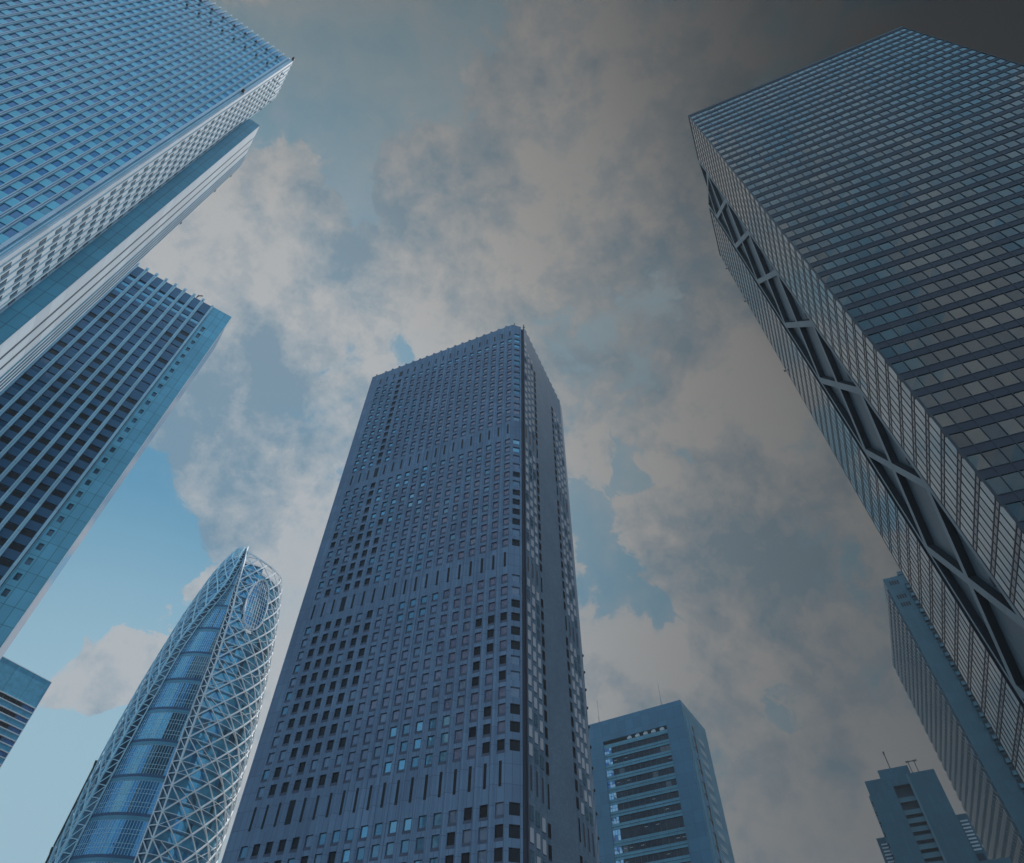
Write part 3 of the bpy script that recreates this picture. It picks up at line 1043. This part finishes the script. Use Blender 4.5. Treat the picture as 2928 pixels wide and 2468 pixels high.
        for (za, zb) in belts[1:]:
            wb = MB(); wb.face([Q(.5, za, .03), Q(.95, za, .03), Q(.95, zb, .03), Q(.5, zb, .03)], M['e_black'] if k in (3, 9) else M['e_groove'])
            piece('slit_opening', root, wb, f2, s0 + .5, s0 + .95, .2, za, zb)
    folded(f2, pr2, h2, 'side_wall', M['e_tile'])
    # cut corner with one column of windows and a dark groove
    cc = MB()
    LC = 3.62
    cc.box(fc, 0, .75, -.6, 0, 0, H, M['e_stone'])
    cc.box(fc, 2.4, 2.8, -.6, 0, 0, H, M['e_stone'])
    cc.box(fc, 2.8, LC, -.62, -.5, 0, H - .5, M['e_groove'])
    cc.box(fc, LC - .1, LC + .02, -.6, .25, 0, H + .8, M['e_groove'])
    z = H
    for ri, zz in enumerate([172.3] + [r for r in rows if r < 172]):
        cc.box(fc, .75, 2.4, -.6, 0, zz + .9, z, M['e_stone'])
        z = zz - .85
        r = random.random()
        if zz > 160 and ri < 3: m = M['e_bright']
        elif zz > 128: m = M['e_blind'] if r < .6 else M['e_teal']
        elif zz > 112: m = M['e_bright'] if r < .5 else M['e_blind']
        else: m = M['e_black'] if r < .75 else M['e_grey']
        window(root, fc, .75, 2.4, -.25, z, zz + .9, m, name='corner_window')
    cc.box(fc, .75, 2.4, -.6, 0, 0, z, M['e_stone'])
    cc.build('corner_wall', root)
    # inner volume and roof
    pts = [f1.at(.4, -.6), f1.at(L1, -.6), f1.at(L1, -L2), f2.at(L2, -.6), f2.at(.6, -.7)]
    core = MB(); core.prism(pts, 0, H - 1.0, M['e_black']); core.build('core_wall', root)
    occluder([f1.at(0, 0), f1.at(L1, 0), f1.at(L1, -L2), f2.at(L2, 0), f2.at(0, 0)], H)
    br = MB()
    br.box(f1, L1 - .02, L1 + .03, -L2, 0, 0, H, M['e_stone'])
    br.build('end_wall', root)
    for zz in range(14):
        lm = MB(); z = 84 - zz * 4.1
        lm.box(f2, L2 - .15, L2 + .1, .0, .2, z, z + .5, M['black']); lm.box(f2, L2 - .1, L2 + .05, .2, .28, z + .1, z + .4, M['black'])
        lm.build('edge_light', root)
    ro = MB()
    for p in (fc.pt(.6, -.4, H), fc.pt(3.5, -.1, H), f1.pt(48.8, -.5, H)):
        ro.bar(p, p + Vector((.25, 0, 1.8)), .22, M['black'])
        ro.bar(p + Vector((0, 0, .2)), p + Vector((.6, 0, .4)), .2, M['black'])
    ro.build('roof_hook', root)


zigzag_tower()

# ------------------------------------------------------------------ banded tower with a blank frame (right of middle)
def framed_tower():
    H = 130.0
    f1 = Fr(64.7, 232.1, 148.4, True); f2 = Fr(64.7, 232.1, 58.5)
    root = thing('office_tower', 'teal tower with a blank frame round dark strip windows and two thin roof masts', 'skyscraper', 64.7, 232.1)
    L1, L2 = 52.0, 26.3
    c = MB()
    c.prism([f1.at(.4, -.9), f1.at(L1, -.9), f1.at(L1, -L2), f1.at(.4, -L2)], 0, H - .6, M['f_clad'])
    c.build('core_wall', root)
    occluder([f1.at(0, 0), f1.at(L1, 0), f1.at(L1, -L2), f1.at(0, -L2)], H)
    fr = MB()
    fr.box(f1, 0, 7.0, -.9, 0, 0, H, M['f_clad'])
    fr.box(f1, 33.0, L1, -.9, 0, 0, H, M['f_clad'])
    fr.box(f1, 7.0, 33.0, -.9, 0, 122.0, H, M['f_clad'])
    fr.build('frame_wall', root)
    sl = MB()
    sl.box(f1, 7.0, 33.0, -.9, -.7, 120.6, 122.0, M['h_dark'])
    sl.box(f1, 7.0, 33.0, -.9, -.25, 119.2, 120.6, M['f_span'])
    sl.build('louvre_slot', root)
    for u in (8.2, 11.6, 14.8, 18.1, 21.4):
        lu = MB()
        lu.box(f1, u, u + 1.7, -.7, -.2, 120.7, 121.5, M['f_lamp']); lu.box(f1, u + .3, u + 1.3, -.7, -.3, 121.5, 121.9, M['f_lamp'])
        lu.build('plant_unit', root)
    z = 119.2; i = 0
    while z > 5:
        dh = 2.15 if i != 7 else 3.4
        s = MB()
        s.box(f1, 7.0, 33.0, -.9, -.25, z - dh - 1.85, z - dh, M['f_span'], low=M['h_dark'])
        s.box(f1, 7.0, 33.0, -.25, -.18, z - dh - 1.0, z - dh - .9, M['h_dark'])
        s.build('spandrel', root)
        u = 7.0
        while u < 29.9:
            w = 2.1
            window(root, f1, u, min(u + w - .08, 30.0), -.6, z - dh, z, M['f_dark'] if random.random() < .88 else M['h_win'], name='strip_window')
            if random.random() < .13:
                uu = u + .3
                WINS.append(('ceiling_light', root, [([f1.pt(uu, -.5, z - .95), f1.pt(uu + 1.2, -.5, z - .95), f1.pt(uu + 1.2, -.5, z - .82), f1.pt(uu, -.5, z - .82)], M['f_lamp'])],
                             f1.pt(uu, .3, z), [f1.pt(uu, -.3, z - .95), f1.pt(uu + 1.2, -.3, z - .95), f1.pt(uu + 1.2, -.3, z - .8), f1.pt(uu, -.3, z - .8)]))
            u += w
        for a in (30.05, 31.05, 32.05):
            for zz in (z - dh, z - dh / 2):
                window(root, f1, a, a + .92, -.3, zz + .05, zz + dh / 2 - .05, M['f_pane'] if random.random() < .65 + (i > 3) * .2 else M['c_glass'], name='corner_pane', jit=.05)
        z -= dh + 1.85; i += 1
    s = MB()
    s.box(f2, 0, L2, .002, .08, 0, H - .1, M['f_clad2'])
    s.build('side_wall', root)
    # rounded pier with port holes, dark recess, louvre lines
    p = MB()
    n = 10
    for i in range(n):
        a0, a1 = math.pi * i / n, math.pi * (i + 1) / n
        q = [(3.7 - 2.2 * math.cos(a), .08 + .9 * math.sin(a)) for a in (a0, a1)]
        p.face([f2.pt(*q[0], 0), f2.pt(*q[1], 0), f2.pt(*q[1], 124), f2.pt(*q[0], 124)], M['f_clad2'])
    p.build('rounded_pier', root)
    for k in range(28):
        ho = MB(); z = 117 - 3.95 * k
        ho.box(f2, 3.4, 3.9, .94, 1.02, z, z + .6, M['h_dark']); ho.box(f2, 3.5, 3.8, 1.02, 1.06, z + .1, z + .4, M['h_dark']); ho.build('port_hole', root)
    dr = MB()
    dr.box(f2, 6.6, 9.6, .08, .1, 0, 123.5, M['h_dark'])
    dr.build('dark_recess', root)
    for k in range(29):
        z = 121.5 - 4.0 * k
        window(root, f2, 6.9, 9.3, .14, z - 2.4, z, M['h_win'] if k % 2 else M['c_glass'], name='recess_window')
        lv = MB()
        for j in range(3): lv.box(f2, 13.0, 19.5, .08, .16, z - .4 - j * .62, z - .2 - j * .62, M['f_lamp'])
        lv.build('louvre', root)
    for u, d, h in ((36 - .9, -3, 7.5), (7.8 + .6, -3, 7.5)):
        m = MB(); q = f1.pt(u, d, H)
        m.bar(q, q + Vector((0, 0, h * .5)), .2, M['r_steel']); m.bar(q + Vector((0, 0, h * .5)), q + Vector((0, 0, h * 1.45)), .09, M['r_steel'])
        m.build('roof_mast', root)


framed_tower()

# ------------------------------------------------------------------ slab with serrated bays behind the right tower
def bay_slab():
    H = 190.0
    f1 = Fr(168.0, 234.4, 67.1, True); f2 = Fr(168.0, 234.4, -26.0)
    root = thing('office_tower', 'teal slab with a serrated window side, partly hidden behind the dark braced tower at right', 'skyscraper', 168.0, 234.4)
    L1, L2 = 66.0, 34.0
    c = MB()
    c.prism([f2.at(0, 0), f2.at(L2, 0), f2.at(L2, -L1), f2.at(0, -L1)], 0, H, M['h_clad'])
    c.build('core_wall', root)
    occluder([f2.at(0, 0), f2.at(L2, 0), f2.at(L2, -L1), f2.at(0, -L1)], H)
    FH = 4.1
    for k in range(22):
        u = .9 + k * 2.98
        b = MB()
        for r in range(42):
            z = H - 8.5 - r * FH
            if z < 4: break
            # slanted bay: its sill juts out, so the side reads as a saw edge
            b.face([f1.pt(u, .0, z), f1.pt(u + 1.5, .0, z), f1.pt(u + 1.5, .75, z + 1.0), f1.pt(u, .75, z + 1.0)], M['h_bay'])
            b.face([f1.pt(u, .75, z + 1.0), f1.pt(u + 1.5, .75, z + 1.0), f1.pt(u + 1.5, .7, z + 3.2), f1.pt(u, .7, z + 3.2)], M['h_win'])
            b.face([f1.pt(u, .7, z + 3.2), f1.pt(u + 1.5, .7, z + 3.2), f1.pt(u + 1.5, 0, z + 3.5), f1.pt(u, 0, z + 3.5)], M['h_bay'])
            for uu in (u, u + 1.5):
                b.face([f1.pt(uu, 0, z), f1.pt(uu, .75, z + 1.0), f1.pt(uu, .7, z + 3.2), f1.pt(uu, 0, z + 3.5)], M['h_bay'])
        b.build('bay_window_stack', root)
    for zz in (186.0, 178.6, 174.6):
        lv = MB()
        for j in range(4): lv.box(f2, 1.7 + j * 1.0, 2.4 + j * 1.0, .003, .05, zz, zz + 2.0, M['h_dark'])
        lv.build('louvre', root)
    for k in range(38):
        z = 184.2 - k * 4.15
        if z < 3: break
        bl = MB()
        bl.box(f2, 7.0, 12.0, .003, 1.5, z - 2.2, z - .9, M['g_span'], low=M['h_dark'], side=M['g_span'])
        bl.box(f2, 7.0, 12.0, .003, .05, z - .7, z + 1.0, M['h_dark'])
        bl.box(f2, 6.9, 12.0, .003, 1.6, z - .9, z - .7, M['h_bay'])
        bl.build('balcony', root)
    pb = MB()
    pb.box(f2, 6.5, 16, -9, .4, H, H + 1.6, M['h_clad']); pb.build('roof_parapet', root)


bay_slab()

# ------------------------------------------------------------------ stepped small tower, lower right
def stepped_tower():
    f = Fr(120.8, 229.2, -28.0)
    root = thing('office_tower', 'small stepped teal tower with a dark slot of balconies and thin roof masts', 'skyscraper', 120.8, 229.2)
    a = MB()
    for (u0, u1, h) in ((0, 7.9, 100.0), (13.6, 21.7, 100.0)):
        a.box(f, u0, u1, -16, 0, 0, h, M['g_clad'], side=M['g_side'])
    a.build('front_wall', root)
    b = MB(); b.box(f, 5.2, 14.8, -18, -2.4, 0, 103.5, M['g_clad'], side=M['g_side']); b.build('core_wall', root)
    occluder([f.at(0, 0), f.at(21.7, 0), f.at(21.7, -16), f.at(0, -16)], 100)
    hd = MB(); hd.box(f, 7.9, 13.6, -2.4, -.02, 97.0, 99.6, M['g_clad'], low=M['h_dark']); hd.build('slot_head', root)
    z = 97.0; i = 0
    bk = MB(); bk.box(f, 7.9, 13.6, -2.38, -2.2, 0, 97.0, M['g_back']); bk.build('slot_back', root)
    rail = MB(); rail.box(f, 13.0, 13.6, -1.0, .12, 0, 99.9, M['g_side'], side=M['g_back']); rail.build('slot_edge', root)
    while z > 4:
        dk = 3.5 if i == 0 else (2.3 if i == 1 else 1.0)
        s = MB()
        s.box(f, 7.9, 13.0, -2.2, -.5, z - dk - 1.45, z - dk - .75, M['g_span'], low=M['h_dark'])
        s.box(f, 7.9, 13.0, -2.2, -.62, z - dk - .75, z - dk, M['g_span'])
        s.build('balcony', root)
        z -= dk + 1.45; i += 1
    # left flank: narrow bays
    fl = Fr(120.8, 229.2, 62.0, True)
    for k in range(5):
        bb = MB()
        for r in range(30):
            zz = 94 - r * 3.1
            bb.box(fl, 1.2 + k * 3.0, 2.6 + k * 3.0, .003, .5, zz, zz + 1.9, M['g_side'], low=M['h_dark'])
        bb.build('bay_window_stack', root)
    for (u0, u1, d0, d1, h, n) in ((-3.2, 0, -16, -9, 86.0, 'left'), (21.7, 25.2, -14, -6, 88.0, 'right')):
        w = MB()
        w.box(f, u0, u1, d0, d1, 0, h, M['g_clad'], side=M['g_side'])
        w.build('wing_wall', root)
        lo_ = MB()
        for k in range(9): lo_.box(f, u0 + .8, u1 - .5, d1, d1 + .15, h - 2.2 - k * 1.0, h - 1.8 - k * 1.0, M['f_lamp'])
        lo_.build('louvre', root)
        for k in range(20):
            zz = h - 13.0 - k * 3.4
            window(root, f, u0 + .8, u1 - .6, d1 + .04, zz, zz + 1.9, M['f_dark'], name='wing_window')
    rb = MB(); rb.box(f, 21.7, 30.0, -6, -.5, 0, 73.4, M['g_clad']); rb.build('annex_wall', root)
    m = MB(); q = f.pt(9.4, -4, 103.5)
    m.bar(q, q + Vector((0, 0, 6.0)), .22, M['black']); m.bar(q + Vector((0, 0, 5.2)), q + Vector((0, 0, 6.2)), .4, M['black']); m.build('roof_mast', root)
    m = MB()
    for u in (15.3, 17.2):
        q = f.pt(u, -1, 100); m.bar(q, q + Vector((0, 0, 3.9)), .18, M['black'])
    m.bar(f.pt(14.6, -1, 103.9), f.pt(18.0, -1, 103.9), .22, M['black'])
    for u in (14.8, 15.4, 17.1, 17.8): m.bar(f.pt(u, -1.5, 103.9), f.pt(u, -.5, 103.9), .3, M['black'])
    m.build('roof_aerial', root)


stepped_tower()

# ------------------------------------------------------------------ curtain-wall slab with braced end (right)
def braced_tower():
    H = 225.0; FH = 4.05
    f1 = Fr(54.3, 51.0, -23.1); f2 = Fr(54.3, 51.0, 66.8, True)
    root = thing('office_tower', 'dark glass slab with giant cross bracing down its narrow side', 'skyscraper', 54.3, 51.0)
    L1, L2 = 63.1, 50.3
    c = MB()
    c.prism([f1.at(.3, -.35), f1.at(L1 - .3, -.35), f1.at(L1 - .3, -13.9), f1.at(.3, -13.9)], 0, H - .5, M['r_span'])
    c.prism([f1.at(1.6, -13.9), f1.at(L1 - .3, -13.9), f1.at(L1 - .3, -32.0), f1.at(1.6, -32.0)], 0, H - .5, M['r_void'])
    c.prism([f1.at(.3, -32.0), f1.at(L1 - .3, -32.0), f1.at(L1 - .3, -L2), f1.at(.3, -L2)], 0, H - .5, M['r_span'])
    c.build('core_wall', root)
    occluder([f1.at(0, 0), f1.at(L1, 0), f1.at(L1, -L2), f1.at(0, -L2)], H)
    nf = int(H / FH)
    tops = [70.8 + FH * k for k in range(-17, 39)]        # tops of the spandrel bands
    sp = MB()
    for zt in tops:
        if zt > H or zt - 1.5 < 0: continue
        s = MB()
        s.box(f1, 0, L1, -.35, .0, zt - 1.5, zt, M['r_span'])
        s.box(f1, 0, L1, 0, .06, zt - .12, zt, M['r_mull'])
        s.box(f1, 0, L1, 0, .06, zt - 1.5, zt - 1.38, M['r_mull'])
        s.build('spandrel', root)
        for a, b in ((0, 14.2), (32.1, L2)):
            s = MB(); s.box(f2, a, b, -.35, -.02, zt - 1.1, zt - .1, M['r_band']); s.box(f2, a, b, -.02, .02, zt - 1.1, zt - .95, M['r_mull']); s.box(f2, a, b, -.02, .02, zt - .3, zt - .1, M['r_mull'])
            s.build('spandrel', root)
    top = MB()
    top.box(f1, 0, L1, -.35, .1, H - .7, H + .5, M['r_mull']); top.box(f2, 0, 14.2, -.35, .1, H - .7, H + .5, M['r_mull']); top.box(f2, 32.1, L2, -.35, .1, H - .7, H + .5, M['r_mull'])
    top.build('parapet', root)
    PW = 1.92
    us = [0.12] + [1.9 + PW * k for k in range(32)]
    for u in us:
        j = MB(); j.box(f1, u - .06, u + .06, -.3, .05, 0, H - .7, M['r_mull']); j.build('mullion', root)
    j = MB(); j.box(f1, L1 - .15, L1, -.4, .1, 0, H, M['r_mull']); j.build('mullion', root)
    gl = [M['r_glass1'], M['r_glass2'], M['r_glass1'], M['r_glass3']]
    for zt in tops:
        if zt + FH - 1.5 > H - .5 or zt < 4: continue
        for a, b in zip(us, us[1:] + [L1]):
            window(root, f1, a, b, -.05, zt, zt + FH - 1.5, random.choice(gl), jit=.03)
    gs = [M['r_side1'], M['r_side1'], M['r_side2']]
    for a, b, n in ((0, 14.2, 9), (32.1, L2, 11)):
        pw = (b - a) / n
        for k in range(n + 1):
            u = a + pw * k
            j = MB(); j.box(f2, u - .05, u + .05, -.3, .02, 0, H - .7, M['r_mull']); j.build('mullion', root)
        for zt in tops:
            if zt + FH - 1.1 > H - .5 or zt < 4: continue
            for k in range(n):
                window(root, f2, a + pw * k, a + pw * (k + 1), -.03, zt - .1, zt + FH - 1.1, random.choice(gs), name='side_window', jit=.01)
    # braced bay: ribbed back wall, chords, deep crossing braces, flanks coloured dark for shade
    bk = MB(); bk.box(f2, 14.2, 32.0, -1.62, -1.06, 0, H - 2, M['r_back']); bk.build('recess_wall', root)
    DEP = -1.05
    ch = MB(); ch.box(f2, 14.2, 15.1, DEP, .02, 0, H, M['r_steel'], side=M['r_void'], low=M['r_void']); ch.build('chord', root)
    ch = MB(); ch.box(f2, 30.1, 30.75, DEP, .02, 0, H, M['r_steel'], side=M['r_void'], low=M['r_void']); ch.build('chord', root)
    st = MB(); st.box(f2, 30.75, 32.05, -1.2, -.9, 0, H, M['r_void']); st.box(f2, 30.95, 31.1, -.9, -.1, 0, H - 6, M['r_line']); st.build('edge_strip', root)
    PX = 23.6
    for k in range(-2, 7):
        zb = 71.0 + PX * k - 0.0
        if zb + PX < 0 or zb > H: continue
        for (ua, za, ub, zb2) in ((15.1, zb, 30.1, zb + PX), (30.1, zb, 15.1, zb + PX)):
            br = MB()
            z0, z1 = za, zb2
            hw = 1.25
            def P(u, d, z): return f2.pt(u, d, max(0.0, min(z, H - .5)))
            q = [(ua, z0 - hw), (ua, z0 + hw), (ub, z1 + hw), (ub, z1 - hw)]
            ou = .0 if ua < ub else .004
            br.face([P(u, .01 + ou, z) for u, z in q], M['r_steel'], [(u, z) for u, z in q])
            for (a, b) in ((0, 3), (1, 2)):
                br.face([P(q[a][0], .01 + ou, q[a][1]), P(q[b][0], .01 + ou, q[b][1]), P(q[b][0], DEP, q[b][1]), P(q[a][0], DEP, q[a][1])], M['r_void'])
            br.build('diagonal_brace', root)
        # small vents beside the node
        vt = MB()
        zc = zb + 2.0
        for dz in (0, 2.6):
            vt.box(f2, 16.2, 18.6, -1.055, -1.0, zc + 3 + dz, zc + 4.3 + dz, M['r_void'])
        vt.build('vent', root)
    rf = MB()
    for u in (2.0, 62.6):
        q = f1.pt(u if u > 5 else .3, -.3, H)
    q = f1.pt(L1 - .4, -.3, H + .5); rf.bar(q, q + Vector((0, 0, 1.0)), .35, M['r_mull']); rf.bar(q + Vector((0, 0, .8)), q + Vector((.7, 0, 1.0)), .3, M['r_mull'])
    rf.build('roof_hook', root)
    for zz in (214, 190, 150):
        hk = MB(); q = f2.pt(L2 - .2, .1, zz)
        hk.bar(q, q + f2.N * .45, .2, M['r_mull']); hk.bar(q + f2.N * .4 - Vector((0, 0, .4)), q + f2.N * .4 + Vector((0, 0, .4)), .2, M['r_mull']); hk.build('edge_hook', root)


braced_tower()
emit_windows()

# ------------------------------------------------------------------ thin haze volume added to lift the blacks
hm = bpy.data.materials.new('haze')
hm.use_nodes = True
K = Nodes(hm.node_tree)
ho = K.new('ShaderNodeOutputMaterial')
pv = K.new('ShaderNodeVolumePrincipled')
pv.inputs['Color'].default_value = (.70, .86, 1.0, 1)
pv.inputs['Density'].default_value = 0.0002
pv.inputs['Anisotropy'].default_value = 0.0
K.t.links.new(pv.outputs[0], ho.inputs['Volume'])
hb = MB()
hb.box(Fr(0, 0, 0, True), -1250, 1250, -1250, 1250, -1, 250, hm)
hz = hb.build('haze')
hz['kind'] = 'stuff'
